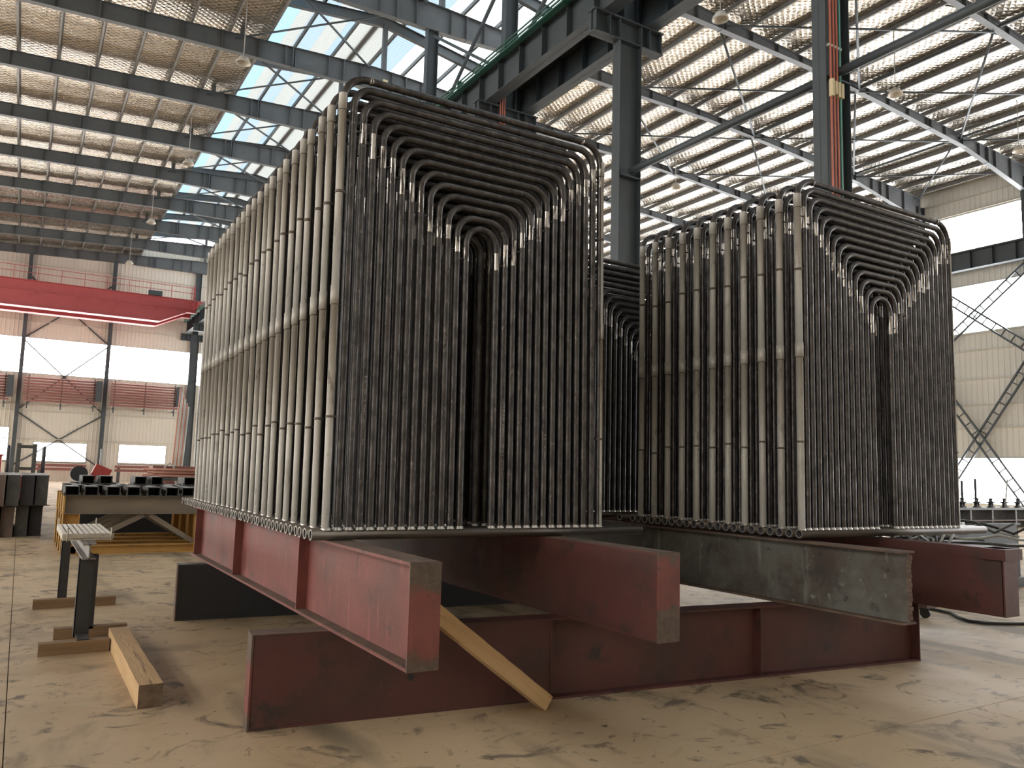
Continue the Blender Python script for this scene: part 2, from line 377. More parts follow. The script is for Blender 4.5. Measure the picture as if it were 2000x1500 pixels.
# end wall (Y = YE)
def hsection(m, X, Y, z0, z1, depth, fl, axis='x', mi=0, t=.016):
    if axis == 'x':
        m.span((X-depth/2, Y-fl/2, z0), (X-depth/2+t, Y+fl/2, z1), mi); m.span((X+depth/2-t, Y-fl/2, z0), (X+depth/2, Y+fl/2, z1), mi)
        m.span((X-depth/2, Y-.006, z0), (X+depth/2, Y+.006, z1), mi)
    else:
        m.span((X-fl/2, Y-depth/2, z0), (X+fl/2, Y-depth/2+t, z1), mi); m.span((X-fl/2, Y+depth/2-t, z0), (X+fl/2, Y+depth/2, z1), mi)
        m.span((X-.006, Y-depth/2, z0), (X+.006, Y+depth/2, z1), mi)
    return m
EC = [-19.2, -13.05, -6.85, -.57, 5.6, 18.7, 24.9, 31.1, 37.3, 43.5]
lowwin = [(-17.2, -13.9, 1.55, 3.2), (-11.2, -7.6, 1.55, 3.2), (-5.4, -.95, 1.6, 4.25), (.75, 4.62, 1.58, 3.15), (7.0, 10.75, 1.62, 3.2), (14., 17.6, 1.6, 3.2), (20., 23.8, 1.6, 3.2), (26.2, 30., 1.6, 3.2), (32.4, 36.2, 1.6, 3.2)]
m = MB()
m.span((XL, YE, 0), (XR, YE+.06, 1.55)); m.span((XL, YE, 4.25), (XR, YE+.06, 8.65)); m.span((XL, YE, 11.6), (XR, YE+.06, 20.3))
xs = XL
for a, b, z0, z1 in lowwin:
    m.span((xs, YE, 1.55), (a, YE+.06, 4.25)); m.span((a, YE, z1), (b, YE+.06, 4.25)); m.span((a, YE, 1.5), (b, YE+.06, z0)); xs = b
m.span((xs, YE, 1.55), (XR, YE+.06, 4.25))
wall_back = tag(m.build('wall_back', 'siding_x'), 'far gable wall of cream ribbed sheet with window strip', kind='structure')
for z in (5.6, 6.1, 7.0, 12.9, 14.3, 16.0, 17.6, 3.35): MB().span((XL, YE-.12, z), (XR, YE-.001, z+.07)).build('girt', 'girt', wall_back)
for x in EC: hsection(MB(), x, YE-.32, 0, zbot(x), .38, .28, 'y').build('wall_column', 'column_paint', wall_back)
for a, b in ((-.57, 5.6), (18.7, 24.9)):
    for z0, z1 in ((1.2, 5.55), (5.65, 11.4), (11.5, 16.7)):
        for p, q in (((a, z0), (b, z1)), ((b, z0), (a, z1))):
            MB().bar((p[0], YE-.06, p[1]), (q[0], YE-.06, q[1]), .07, .09).build('wall_brace', 'column_paint', wall_back)
def window(n, p0, p1, z0, z1, along, label, step=1.5, rows=1, mat='pane_far'):
    """window in a wall: p0..p1 along 'x' at Y=YE or along 'y' at given X"""
    ax, const = along
    def bx(a, b, za, zb, d0, d1):
        m = MB()
        return m.span((a, const+d0, za), (b, const+d1, zb)) if ax == 'x' else m.span((const+d0, a, za), (const+d1, b, zb))
    fr = MB()
    for a, b, za, zb in ((p0, p1, z0, z0+.05), (p0, p1, z1-.05, z1), (p0, p0+.05, z0, z1), (p1-.05, p1, z0, z1)):
        t = bx(a, b, za, zb, -.03, .05); fr.add(t.v, t.f)
    root = tag(fr.build('window_%d' % n, 'mullion'), label, kind='structure')
    k = max(1, round((p1-p0)/step)); wd = (p1-p0)/k
    for i in range(k):
        for r in range(rows):
            za, zb = z0+(z1-z0)*r/rows, z0+(z1-z0)*(r+1)/rows
            bx(p0+i*wd+.02, p0+(i+1)*wd-.02, za+.02, zb-.02, .015, .025).build('pane', mat, root)
    return root
wn = 0
for a, b, z0, z1 in lowwin:
    wn += 1
    window(wn, a, b, z0, z1, ('x', YE), 'bright low window in the far gable wall, %s from the left end' % ORD[wn-1].replace('frontmost', 'first'), 1.3)
wn += 1; window(wn, XL, XR, 8.65, 11.6, ('x', YE), 'long overexposed window strip across the far gable wall', 6.15)

# right wall
m = MB()
for z0, z1 in ((0, .62), (3.2, 10.2), (13.0, 15.0), (17.2, 20.2)): m.span((XR, Y0, z0), (XR+.06, YE, z1))
wall_right = tag(m.build('wall_right', 'siding_y'), 'right side wall of pale ribbed sheet with bright window bands', kind='structure')
for z in (4.78, 6.08, 7.52, 9.15, 10.12, 17.25, 18.1): MB().span((XR-.10, Y0, z), (XR-.01, YE, z+.07)).build('girt', 'girt', wall_right)
for k in range(-2, 13):
    hsection(MB(), XR-.42, KY(k), 0, 18.2, .6, .3, 'x').build('wall_column', 'column_paint', wall_right)
def lattice(p, q, X):                                       # two angles with battens
    m = MB(); p, q = Vector((X, *p)), Vector((X, *q)); d = (q-p).normalized(); n = Vector((0, -d.z, d.y))*.22
    m.bar(p+n, q+n, .09, .10, upv=(1, 0, 0)); m.bar(p-n, q-n, .09, .10, upv=(1, 0, 0)); L = (q-p).length; t = .4
    while t < L-.2: m.bar(p+d*t-n, p+d*t+n, .05, .06, upv=(1, 0, 0)); t += .62
    return m
for k in (3, -1, 7):
    for z0, z1 in ((.1, 8.35), (8.9, 13.4)):
        a, b = KY(k)+.2, KY(k+1)-.2
        lattice((a, z0), (b, z1), XR-.42).build('lattice_brace', 'column_paint', wall_right); lattice((b, z0), (a, z1), XR-.30).build('lattice_brace', 'column_paint', wall_right)
for z0, z1, lab in ((.62, 3.2, 'bright low window band along the right wall behind the braces'), (10.2, 13.0, 'overexposed window band below the crane beam on the right wall'), (15.0, 17.2, 'overexposed top window band on the right wall above the crane beam')):
    wn += 1; window(wn, Y0, YE, z0, z1, ('y', XR), lab, 3.0, 2 if z0 < 5 else 1, 'pane_right')
# left wall and the wall behind the viewer
m = MB()
for z0, z1 in ((0, 1.0), (3.2, 10.2), (13.0, 14.6), (16.6, 19.)): m.span((XL-.06, Y0, z0), (XL, YE, z1))
wall_left = tag(m.build('wall_left', 'siding_y'), 'left side wall of pale ribbed sheet with window bands', kind='structure')
for z0, z1, lab in ((1.0, 3.2, 'low window band along the left side wall'), (10.2, 13.0, 'middle window band along the left side wall'), (14.6, 16.6, 'top window band along the left side wall')):
    wn += 1; window(wn, Y0, YE, z0, z1, ('y', XL), lab, 6.0, 1, 'pane_left')
wall_front = tag(MB().span((XL, Y0-.06, 0), (XR, Y0, 20.3)).build('wall_front', 'siding_x'), 'near gable wall of cream ribbed sheet', kind='structure')

# middle column row with crane brackets
col_lab = {1: 'blue-grey steel column carrying red conduits behind the right tube bundle', 2: 'tall blue-grey column with double crane bracket between the bundles',
           3: 'column stub with crane bracket seen just above the left tube bundle', 4: 'narrow grey column left of the crane beam above the left tube bundle',
           11: 'far blue-grey column left of the left bundle, nearer of the pair', 12: 'farthest blue-grey column, against the far gable wall'}
def make_column():
    root = link('crane_column', None)
    hsection(MB(), XC-.0, 0, 0, 12.6, .70, .30).build('lower_shaft', 'column_paint', root)
    b = MB(); b.span((11.24, -.17, 13.16), (13.5, .17, 13.2)); b.span((11.24, -.15, 12.6), (13.5, .15, 12.63)); b.span((11.24, -.01, 12.6), (13.5, .01, 13.2))
    for x in (11.3, 11.75, 12.07, 12.77, 13.05, 13.44): b.span((x-.012, -.15, 12.6), (x+.012, .15, 13.2))
    b.build('crane_bracket', 'column_paint', root)
    hsection(MB(), XC, 0, 13.2, 18.8, .46, .28).build('upper_shaft', 'column_paint', root)
    MB().span((XC-.45, -.28, 0), (XC+.45, .28, .03)).build('base_plate', 'column_paint', root)
    MB().span((XC-.3, -.17, 9.05), (XC+.3, .17, 9.08)).build('strut_cleat', 'column_paint', root)
    return root
col0 = make_column()
for k in range(1, 13):
    o = col0 if k == 1 else copy_tree(col0)
    o.location = (0, KY(k), 0)
    tag(o, col_lab.get(k, 'blue-grey crane column in the middle row hidden behind the left bundle'), 'column', 'middle row of crane columns')
brw = MB()
c1 = col0
for i, x in enumerate((12.15, 12.24, 12.33)): MB().tube([(x, -.19, 0.3), (x, -.19, 18)], .020, 8).build('red_conduit', 'conduit_red', c1)
MB().tube([(12.42, -.19, .3), (12.42, -.19, 18)], .018, 8).build('green_conduit', 'conduit_green', c1)
for z in (9.62, 6.4): MB().span((12.10, -.20, z), (12.47, -.14, z+.05)).build('conduit_clamp', 'mullion', c1)
for x in (12.15, 12.24, 12.33, 12.42): MB().span((x-.034, -.25, 8.64+.05*(x > 12.2)-.03*(x > 12.3)), (x+.034, -.17, 8.94+.03*(x < 12.2))).build('junction_box', 'cream_box', c1)
c3 = [o for o in C.objects if o.get('label') == col_lab[3]][0]
for x in (12.05, 12.13, 12.21): MB().tube([(x, -.19, 9), (x, -.19, 13.5)], .024, 8).build('red_conduit', 'conduit_red', c3)
# bracing between middle columns
for k, lab in ((1, 'round grey strut tube between column with conduits and bracketed column'), (0, 'round grey strut tube running from conduit column toward the viewer')):
    tag(MB().tube([(XC, KY(k)+.17, 9.2), (XC, KY(k+1)-.17, 9.2)], .085, 14).build('strut_tube', 'column_paint'), lab, 'strut')
for k, lab in ((3, 'above the left bundle'), ):
    br = thing('cross_brace', 'steel cross brace between middle columns %s' % lab, 'brace', (XC, KY(k), 0))
    MB().bar((0, .2, 14.6), (0, 5.8, 18.5), .1, .1).build('brace_arm', 'column_paint', br); MB().bar((.12, 5.8, 14.6), (.12, .2, 18.5), .1, .1).build('brace_arm', 'column_paint', br)
    MB().bar((0, -5.8, 18.5), (0, -.2, 14.6), .1, .1).build('brace_arm', 'column_paint', br)

# crane runway beams
def runway(x, z, label, y0=Y0+.5, y1=YE-.6, h=1.0, green=False):
    r = thing('crane_runway_beam', label, 'crane beam', (x, 0, z))
    m = MB(); m.span((-.2, y0, 0), (.2, y1, .02)); m.span((-.24, y0, h-.025), (.24, y1, h)); m.span((-.006, y0, 0), (.006, y1, h))
    m.build('girder', 'column_paint', r)
    st = MB().span((-.19, -.006, .02), (.19, .006, h-.02)).mesh('stiffener', 'column_paint')
    y = y0+.5
    while y < y1: link('stiffener', st, r, (0, y, 0)); y += 1.2
    MB().span((-.04, y0, h), (.04, y1, h+.12)).build('rail', 'dark_steel', r)
    if green:
        for i in range(4): MB().tube([(-.34-.05*(i % 2), y0, h-.03+.07*i), (-.34-.05*(i % 2), y1, h-.03+.07*i)], .026, 6).build('conductor_bar', 'green_pipe', r)
        hg = MB().span((-.42, -.02, h-.12), (-.2, .02, h+.25)).mesh('conductor_hanger', 'green_pipe')
        y = y0+1
        while y < y1: link('conductor_hanger', hg, r, (0, y, 0)); y += 3.
        MB().span((-.42, y0, h-.10), (-.24, y1, h-.05)).build('conductor_tray', 'green_pipe', r)
    return r
runway(11.70, 13.2, 'dark crane runway beam with green conductor bars above the left bundle', green=True)
runway(13.10, 13.2, 'dark crane runway beam on the right side of the middle columns')
runway(44.2, 13.6, 'grey crane runway beam along the bright right wall')
runway(-19.6, 13.2, 'grey crane runway beam along the left side wall')

# red bridge crane near the far wall
cr = thing('bridge_crane', 'red overhead bridge crane spanning the left bay near the far wall', 'crane', (0, 69, 0))
for dy in (0, 2.6):
    g = MB(); g.prism([(-19.2, 14.1), (-17.4, 13.05), (8.55, 13.05), (10.5, 14.0), (11.3, 14.0), (11.3, 14.95), (-19.2, 14.95)], 1, dy-.25, dy+.25)
    gg = g.build('girder', 'crane_red', cr)
    MB().span((-19.2, dy-.5, 14.95), (11.3, dy+.35, 15.0)).build('top_plate', 'crane_red', gg)
    MB().prism([(-17.4, 13.0), (8.6, 13.0), (10.6, 13.98), (10.55, 14.03), (8.5, 13.06), (-17.4, 13.06)], 1, dy-.42, dy+.42).build('bottom_flange', 'crane_red', gg)
    MB().span((-19.2, dy-.34, 14.18), (11.0, dy-.25, 14.24)).build('web_rib', 'crane_red', gg)
    for i in range(10): MB().span((-17+2.8*i, dy-.32, 13.9), (-16.93+2.8*i, dy-.25, 14.2)).build('web_stiffener', 'crane_red', gg)
for z in (15.55, 16.0): MB().bar((-19, -.45, z), (11.1, -.45, z), .04, .04).build('hand_rail', 'crane_red', cr)
pst = MB().span((-.02, -.47, 15), (.02, -.43, 16.0)).mesh('rail_post', 'crane_red')
for i in range(20): link('rail_post', pst, cr, (-18.6+1.55*i, 0, 0))
et = MB().span((11.25, -1.2, 14.32), (12.0, 3.9, 14.85)).build('end_truck', 'crane_red', cr)
for y in (-.8, 3.4): MB().tube([(11.5, y, 14.44), (11.9, y, 14.44)], .2, 14).build('wheel', 'dark_steel', et)
MB().span((7.6, -.8, 14.98), (8.6, -.4, 15.35)).build('motor', 'column_paint', cr)
for y in (-1.1, -.5): MB().bar((11., y, 14.2), (11., y, 16.1), .05, .05).build('ladder_rail', 'crane_red', cr)
for i in range(5): MB().bar((11., -1.1, 14.4+.35*i), (11., -.5, 14.4+.35*i), .04, .04).build('ladder_rung', 'crane_red', cr)

# pendant lamps
def make_lamp(x, y, z, label):
    r = thing('pendant_lamp', label, 'lamp', (x, y, z), group='high-bay pendant lamps')
    MB().lathe([(.275, -.14), (.28, -.12), (.25, -.04), (.19, .03), (.17, .05), (.17, .09), (.06, .11), (.0, .11)], n=24).lathe([(.265, -.135), (.18, .02), (.0, .03)], n=24).build('lamp_shade', 'lamp_shade', r)
    MB().tube([(0, 0, .1), (0, 0, ZT(x)+.1-z)], .018, 6).build('cord', 'cord', r)
    MB().lathe([(.05, .1), (.05, .17), (0, .17)], n=10).build('cap', 'mullion', r)
for x, y, lab in ((5.93, 29.8, 'pendant lamp at upper left, nearest of the left row'), (6.0, 41.8, 'pendant lamp second nearest in the left row'), (5.8, 53.7, 'pendant lamp third in the left row'), (5.84, 65.9, 'smallest pendant lamp, above the red bridge crane'),
                  (18.5, 17.8, 'pendant lamp beside the crane bracket at top centre'), (27.9, 17.7, 'pendant lamp right of the conduit column'), (28., 30.1, 'distant pendant lamp between the two tall columns'), (37.3, 17.8, 'pendant lamp at the right picture edge')):
    make_lamp(x, y, 16.8, lab)

# ---------------------------------------------------------------- tube bundles
def tube_bundle(label, origin, yaw, nsheets, s, hs, nhead, uL, p, gap, uH, H, lean=0., pv=.071, seed=1, full=2, tilt=.006):
    rnd = random.Random(seed)
    root = thing('tube_bundle', label, 'tube bundle', origin, (0, 0, -yaw), 'bundles of bent boiler tubes')
    HR, TR = .037, .0262
    # header: hollow pipe with bright cut ends
    h = MB(); n = 18; V = []; rows = [(0, HR-.009), (0, HR), (uH, HR), (uH, HR-.009), (uH-.25, HR-.009)]
    for u, r in rows: V += [(u, r*math.cos(2*math.pi*k/n), r*math.sin(2*math.pi*k/n)) for k in range(n)]
    V += [(.25, (HR-.009)*math.cos(2*math.pi*k/n), (HR-.009)*math.sin(2*math.pi*k/n)) for k in range(n)]
    R_ = [5, 0, 1, 2, 3, 4]; h.v = V
    for a, b, mi in ((5, 0, 2), (0, 1, 1), (1, 2, 0), (2, 3, 1), (3, 4, 2)):
        for k in range(n):
            k2 = (k+1) % n; h.f.append([a*n+k, a*n+k2, b*n+k2, b*n+k]); h.m.append(mi); h.sm.append(mi != 1)
    head = h.mesh('header_pipe', ['header_steel', 'weld_steel', 'black_steel'])
    uR = uL+(26+gap)*p
    def upath(i):
        top = H-i*pv; a, b = uL+i*p, uR-i*p; R = .175 if i == 0 else .14
        R = min(R, (b-a)/2-.0005)
        sh = lambda u, w: (u-lean*w, 0, w)
        return top, a, b, R, sh
    def utube(i, m, plain=False):
        top, a, b, R, sh = upath(i); z0 = HR*.55; zt = top-R
        b1 = rnd.uniform(.01, .05); b2 = b1+rnd.uniform(.10, .20); b3 = rnd.uniform(.01, .05); b4 = b3+rnd.uniform(.10, .20)
        P = [sh(a, z0), sh(a, zt-b2), sh(a, zt-b1), sh(a, zt)]; M = [0, 0 if plain else 1, 0]
        for k in range(1, 8):
            t = math.pi/2*k/8; P.append(sh(a+R-R*math.cos(t), zt+R*math.sin(t))); M.append(0)
        P.append(sh(a+R, top)); M.append(0)
        if b-a > 2*R+.02: P.append(sh(b-R, top)); M.append(0)
        for k in range(1, 8):
            t = math.pi/2*k/8; P.append(sh(b-R+R*math.sin(t), zt+R*math.cos(t))); M.append(0)
        P += [sh(b, zt), sh(b, zt-b3), sh(b, zt-b4), sh(b, z0)]; M += [0, 0, 0 if plain else 1, 0]
        m.tube(P, TR, 14, 0, False, M)
        for u in (a, b):                                       # weld bead on the header
            q = [sh(u, HR*.8), sh(u, HR*1.0), sh(u, HR*1.0+.012)]; m.tube(q, TR, 14, 2, False, radii=[TR+.011, TR+.008, TR+.001])
        if i > 0:                                              # spacer pins to the next tube out
            for u, sg in ((a, -1), (b, 1)):
                w_ = zt-.10-rnd.uniform(0, .03); c = sh(u, w_)
                m.tube([(c[0]+sg*TR*.6, -.012, w_), (c[0]+sg*(p-TR*.6), -.012, w_)], .007, 6, 0)
        if i == 0:                                             # weld rings on the outer tube
            for u in (a+R+.02, b-R-.02): m.tube([sh(u-.012, top), sh(u+.012, top)], TR+.004, 14, 1)
    mats = ['mill_scale', 'bright_steel', 'weld_steel']
    single = []
    for i in range(14): m = MB(); utube(i, m); single.append(m.mesh('u_tube', mats))
    m = MB(); utube(13, m, True); plain13 = m.mesh('u_tube', mats)
    m = MB()
    for i in range(4, 13): utube(i, m)
    inner = m.mesh('inner_tubes', mats)
    # half-shell wear shields on the outer legs, with overlap collars and dark straps
    def shield(side):
        top, a, b, R, sh = upath(0); zt = top-R; u = a if side < 0 else b; m = MB()
        prof = [(.04, .0315), (H*.485, .0315), (H*.485, .0365), (H*.525, .0365), (H*.525, .0325), (zt-.09, .0325), (zt-.09, .0365), (zt+.03, .0355)]
        n = 12; V = []
        for off in (0, -.004):
            for w_, r in prof:
                for k in range(n+1):
                    t = math.radians(-105+210*k/n); c = sh(u, w_)
                    V.append((c[0]+side*(r+off)*math.cos(t), (r+off)*math.sin(t), w_))
        L_ = len(prof); F = []
        for i in range(L_-1):
            for k in range(n): q = i*(n+1)+k; F.append((q, q+1, q+n+2, q+n+1))
        for k in range(n): q = k; F.append((q, q+1, q+1+L_*(n+1), q+L_*(n+1)))
        for i in range(L_-1):
            for k in (0, n): q = i*(n+1)+k; o2 = L_*(n+1); F.append((q, q+n+1, q+n+1+o2, q+o2))
        m.add(V, F, 0, True); return m.mesh('tube_shield', 'shield_steel')
    shl, shr = shield(-1), shield(1)
    def strap(side, f0, dz=.018):
        top, a, b, R, sh = upath(0); u = a if side < 0 else b; m = MB(); z = H*f0; c = sh(u, z)
        m.tube([(c[0], 0, z), (c[0], 0, z+dz)], .0355, 14); return m.mesh('shield_strap', 'strap_dark')
    straps = [[strap(s_, f, d) for s_, f, d in ((sd, .235, .016), (sd, .483, .006), (sd, .735, .02), (sd, (H-.175-.095)/H, .008))] for sd in (-1, 1)]
    for j in range(nhead):
        v = j*hs; k = round(v/s); is_sheet = (j % 2 == 0) and j//2 < nsheets
        v = (j//2)*s if is_sheet else ((j//2)+.5)*s
        hd = link('header_pipe', head, root, (0, v, 0))
        hd.location.x = rnd.uniform(-.006, .006)
        if not is_sheet: continue
        j2 = j//2
        if j2 > 0: hd.rotation_euler = (rnd.uniform(-tilt, tilt), 0, 0)
        idx = range(14) if j2 < full else (0, 1, 2, 3, 13)
        for i in idx: link('u_tube', plain13 if i == 13 and j2 > 0 else single[i], hd)
        if j2 >= full: tag(link('inner_tubes', inner, hd), kind='stuff')
        for sd, me in ((0, shl), (1, shr)):
            link('tube_shield', me, hd)
            for st in straps[sd]:
                link('shield_strap', st, hd, (0, 0, rnd.uniform(-.05, .05) if st is straps[sd][0] or st is straps[sd][2] else 0))
    return root
ZH = 1.166
B1 = tube_bundle('large left tube bundle with pale shielded flank on red beams', (1.661, 5.226, ZH), .0147, 22, .240, .1236, 45, .1036, .07607, 3.461, 2.786, 3.205, lean=.0105, seed=3)
B2 = tube_bundle('right tube bundle with widely spaced pale outer tubes', (5.591, 4.516, ZH), .0054, 11, .2051, .1055, 23, .0378, .0768, 3.725, 2.80, 3.09, seed=5, tilt=.004)
B3 = tube_bundle('rear tube bundle seen in the gap between the other two', (5.17, 7.36, ZH), .01, 10, .24, .12, 20, .10, .0765, 3.6, 2.8, 2.98, seed=9)

def stencil(bundle, u, z, text, size):
    cu = bpy.data.curves.new('stencil', 'FONT'); cu.body = text; cu.size = size; cu.align_x = 'LEFT'; cu.align_y = 'CENTER'
    t = bpy.data.objects.new('stencil', cu); C.objects.link(t)
    me = bpy.data.meshes.new_from_object(t.evaluated_get(bpy.context.evaluated_depsgraph_get())); me.name = 'stencil_mark'
    bpy.data.objects.remove(t); me.materials.clear(); me.materials.append(MATS['stencil_white'])
    for v in me.vertices:                                     # wrap the letters round the tube
        x, y = v.co.x, v.co.y; t_ = (-y)/.0266; R_ = .0266
        v.co = (-math.sin(t_ + .25)*R_*-1 - .0, -math.cos(t_ + .25)*R_, x)
    o = link('stencil_mark', me, bundle.children[0], (u, 0, z)); return o
pbr('stencil_white', (.34, .32, .30), rough=.7)
stencil(B1, .1036+(26+3.461-12)*.07607-.0105*1.0, .42, 'BE2017 G1.5-P1.50 1-1E089020 180.01010-0', .030)
stencil(B1, .1036+3*.07607-.0105*1.2, .60, '958 1-1-12 X571X950-12-1-0201-1010', .030)
stencil(B1, .1036+(26+3.461-7)*.07607-.0105*1.0, .50, '1-1E0890 12-1-1010', .030)
# ---------------------------------------------------------------- support beams
def ibeam(name, label, p, q, h, b, web_m, fl_m, stiff=(), end0='', end1='', group=None, tw=.012, tf=.016, dust=False):
    """I beam lying from p to q (bottom centre points)"""
    p, q = Vector(p), Vector(q); d = q-p; L = d.length; a = math.atan2(d.y, d.x)
    r = thing(name, label, 'steel beam', p, (0, 0, a), group)
    mats = [web_m, fl_m]
    MB().span((0, -tw/2, tf), (L, tw/2, h-tf)).build('web', web_m, r)
    MB().span((0, -b/2, 0), (L, b/2, tf)).build('bottom_flange', fl_m, r)
    MB().span((0, -b/2, h-tf), (L, b/2, h)).build('top_flange', fl_m, r)
    for sg in ((-1, 1) if dust else ()): MB().span((0, sg*tw/2, tf), (L, sg*(b/2-.004), tf+.003)).build('dust_layer', 'flange_rust', r)
    for x in stiff:
        for sg in (-1, 1): MB().span((x-.007, sg*tw/2, tf), (x+.007, sg*(b/2-.006), h-tf)).build('stiffener', web_m, r)
    for e, x in ((end0, 0), (end1, L)):
        if e: MB().span((x-.012 if x == 0 else x, -b/2-.003, 0), (x if x == 0 else x+.012, b/2+.003, h)).build('end_plate', e, r)
    return r
h1 = .57; h2 = 1.125; HB = h2-h1
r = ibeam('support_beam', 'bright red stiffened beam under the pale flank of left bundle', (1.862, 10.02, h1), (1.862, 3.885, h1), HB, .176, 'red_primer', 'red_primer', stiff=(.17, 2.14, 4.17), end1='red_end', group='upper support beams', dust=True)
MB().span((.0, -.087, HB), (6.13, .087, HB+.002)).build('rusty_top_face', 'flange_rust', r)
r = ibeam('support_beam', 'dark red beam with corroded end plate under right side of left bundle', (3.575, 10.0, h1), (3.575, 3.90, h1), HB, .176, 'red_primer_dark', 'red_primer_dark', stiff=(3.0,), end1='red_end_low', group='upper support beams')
for sg in (-1, 1): MB().span((.0, sg*.074, .016), (6.1, sg*.086, HB-.016)).build('side_plate', 'red_primer_dark', r)
MB().span((.0, -.087, HB), (6.1, .087, HB+.002)).build('rusty_top_face', 'flange_rust', r)
r = ibeam('support_beam', 'weathered grey-green beam under left side of right bundle', (5.70, 10.6, h1), (5.70, 3.62, h1), HB-.02, .17, 'grey_green_paint', 'flange_rust', group='upper support beams')
for i in range(14): MB().box((6.985+random.uniform(-.004, .012), 0, .05+.034*i), (.03, .02, .03)).build('torn_edge', 'flange_rust', r)
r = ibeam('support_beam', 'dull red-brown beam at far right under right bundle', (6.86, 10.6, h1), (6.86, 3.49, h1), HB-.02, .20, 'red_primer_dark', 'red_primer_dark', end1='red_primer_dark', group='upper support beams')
for sg in (-1,): MB().span((0, -.098, .016), (7.1, -.086, HB-.036)).build('side_plate', 'red_primer_dark', r)
MB().span((6.95, -.13, HB-.11), (7.15, .13, HB-.02)).build('end_cleat', 'red_primer_dark', r)
# lower beams on the floor
d = Vector((7.159-1.312, 4.457-5.123, 0)); d.normalize(); nrm = Vector((-d.y, d.x, 0)); a0 = Vector((1.312, 5.123, 0))+nrm*.09
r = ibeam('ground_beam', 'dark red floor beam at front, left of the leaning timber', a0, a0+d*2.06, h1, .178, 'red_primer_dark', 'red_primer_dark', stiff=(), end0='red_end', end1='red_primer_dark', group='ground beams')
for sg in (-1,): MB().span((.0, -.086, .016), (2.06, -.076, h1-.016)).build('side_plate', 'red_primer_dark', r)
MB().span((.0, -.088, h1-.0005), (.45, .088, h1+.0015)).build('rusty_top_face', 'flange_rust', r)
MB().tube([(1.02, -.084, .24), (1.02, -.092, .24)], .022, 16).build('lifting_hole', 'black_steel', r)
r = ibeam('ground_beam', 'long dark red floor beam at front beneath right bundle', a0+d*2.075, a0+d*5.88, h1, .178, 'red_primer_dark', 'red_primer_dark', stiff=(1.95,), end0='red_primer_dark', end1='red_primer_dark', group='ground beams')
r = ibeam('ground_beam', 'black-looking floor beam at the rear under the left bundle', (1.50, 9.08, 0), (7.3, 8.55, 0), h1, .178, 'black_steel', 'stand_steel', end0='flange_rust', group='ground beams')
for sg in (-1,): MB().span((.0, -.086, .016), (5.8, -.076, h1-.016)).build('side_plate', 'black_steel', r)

# ---------------------------------------------------------------- timber
def timber(name, label, p, q, wd, ht, m='timber', em='timber_end', upv=(0, 0, 1)):
    p, q = Vector(p), Vector(q); dd = (q-p).normalized(); sd = dd.cross(Vector(upv)).normalized(); u = sd.cross(dd)
    L = (q-p).length; n = 16; rnd = random.Random(hash(label) % 999); V = []; F = []; M_ = MB()
    for i in range(n+1):
        for a, b in ((-1, -1), (1, -1), (1, 1), (-1, 1)):
            V.append((L*i/n, a*wd/2+rnd.uniform(-.002, .002), b*ht/2+rnd.uniform(-.002, .002)))
    for i in range(n):
        for k in range(4): F.append((i*4+k, i*4+(k+1) % 4, i*4+4+(k+1) % 4, i*4+4+k))
    M_.add(V, F, 0); M_.add(V[:4], [(3, 2, 1, 0)], 1); M_.add(V[-4:], [(0, 1, 2, 3)], 1)
    o = M_.build(name, [m, em]); R = Matrix((dd, sd, u)).transposed().to_4x4(); R.translation = p; o.matrix_world = R
    return tag(o, label, 'timber')
timber('timber_prop', 'sawn timber leaning from the floor against the bright red beam', (3.215, 4.735, .045), (2.03, 4.66, .925), .105, .105)
timber('timber_baulk', 'loose square timber lying on floor before the work stand', (.862, 8.05, .076), (.858, 5.9, .076), .15, .15)

# ---------------------------------------------------------------- small work stand with slotted plate
st = thing('work_stand', 'dark steel work stand with slotted pale plate on wooden feet', 'work stand', (0, 0, 0))
for x, y0, wd, b in ((.575, 8.16, .12, .10), (.66, 8.50, .07, .09), (.515, 10.38, .09, .09)):
    lg = MB(); lg.span((x-wd/2, y0-.05, .08), (x+wd/2, y0-.04, .75)); lg.span((x-wd/2, y0+.04, .08), (x+wd/2, y0+.05, .75)); lg.span((x-wd/2, y0-.05, .08), (x-wd/2+.008, y0+.05, .75)); lg.build('leg', 'stand_steel', st)
cb = MB(); cb.span((.53, 8.05, .75), (.64, 10.5, .762)); cb.span((.53, 8.05, .872), (.64, 10.5, .884)); cb.span((.58, 8.05, .75), (.592, 10.5, .884)); cb.build('cross_beam', 'stand_light', st)
for x0, x1, y in ((.25, .775, 7.84), (.38, .98, 8.50), (.24, 1.05, 10.30)):
    f = MB().span((x0, y-.05, .0), (x1, y+.05, .10)).build('wooden_foot', 'timber_old', st)
    for x in (x0, x1): MB().span((x-.001, y-.0505, .0), (x+.001, y+.0505, .10)).build('foot_end', 'timber_end', f)
MB().span((.53, 7.83, .098), (.62, 8.16, .11)).build('foot_plate', 'stand_steel', st)
pl = MB().span((.385, 8.45, .884), (.80, 9.85, .912)).build('plate', 'plate_pale', st)
for i in range(9): MB().span((.385+.0465*i, 8.45, .912), (.385+.0465*i+.034, 9.85, .942)).build('slat', 'plate_pale', pl)
MB().span((.38, 8.44, .905), (.805, 8.45, .945)).build('edge_strip', 'plate_pale', pl)
for x, y in ((.40, 9.9), (.76, 9.9), (.42, 8.4), (.78, 8.4)): MB().tube([(x, y, .88), (x, y, 1.0)], .008, 6).build('stop_pin', 'plate_pale', st)

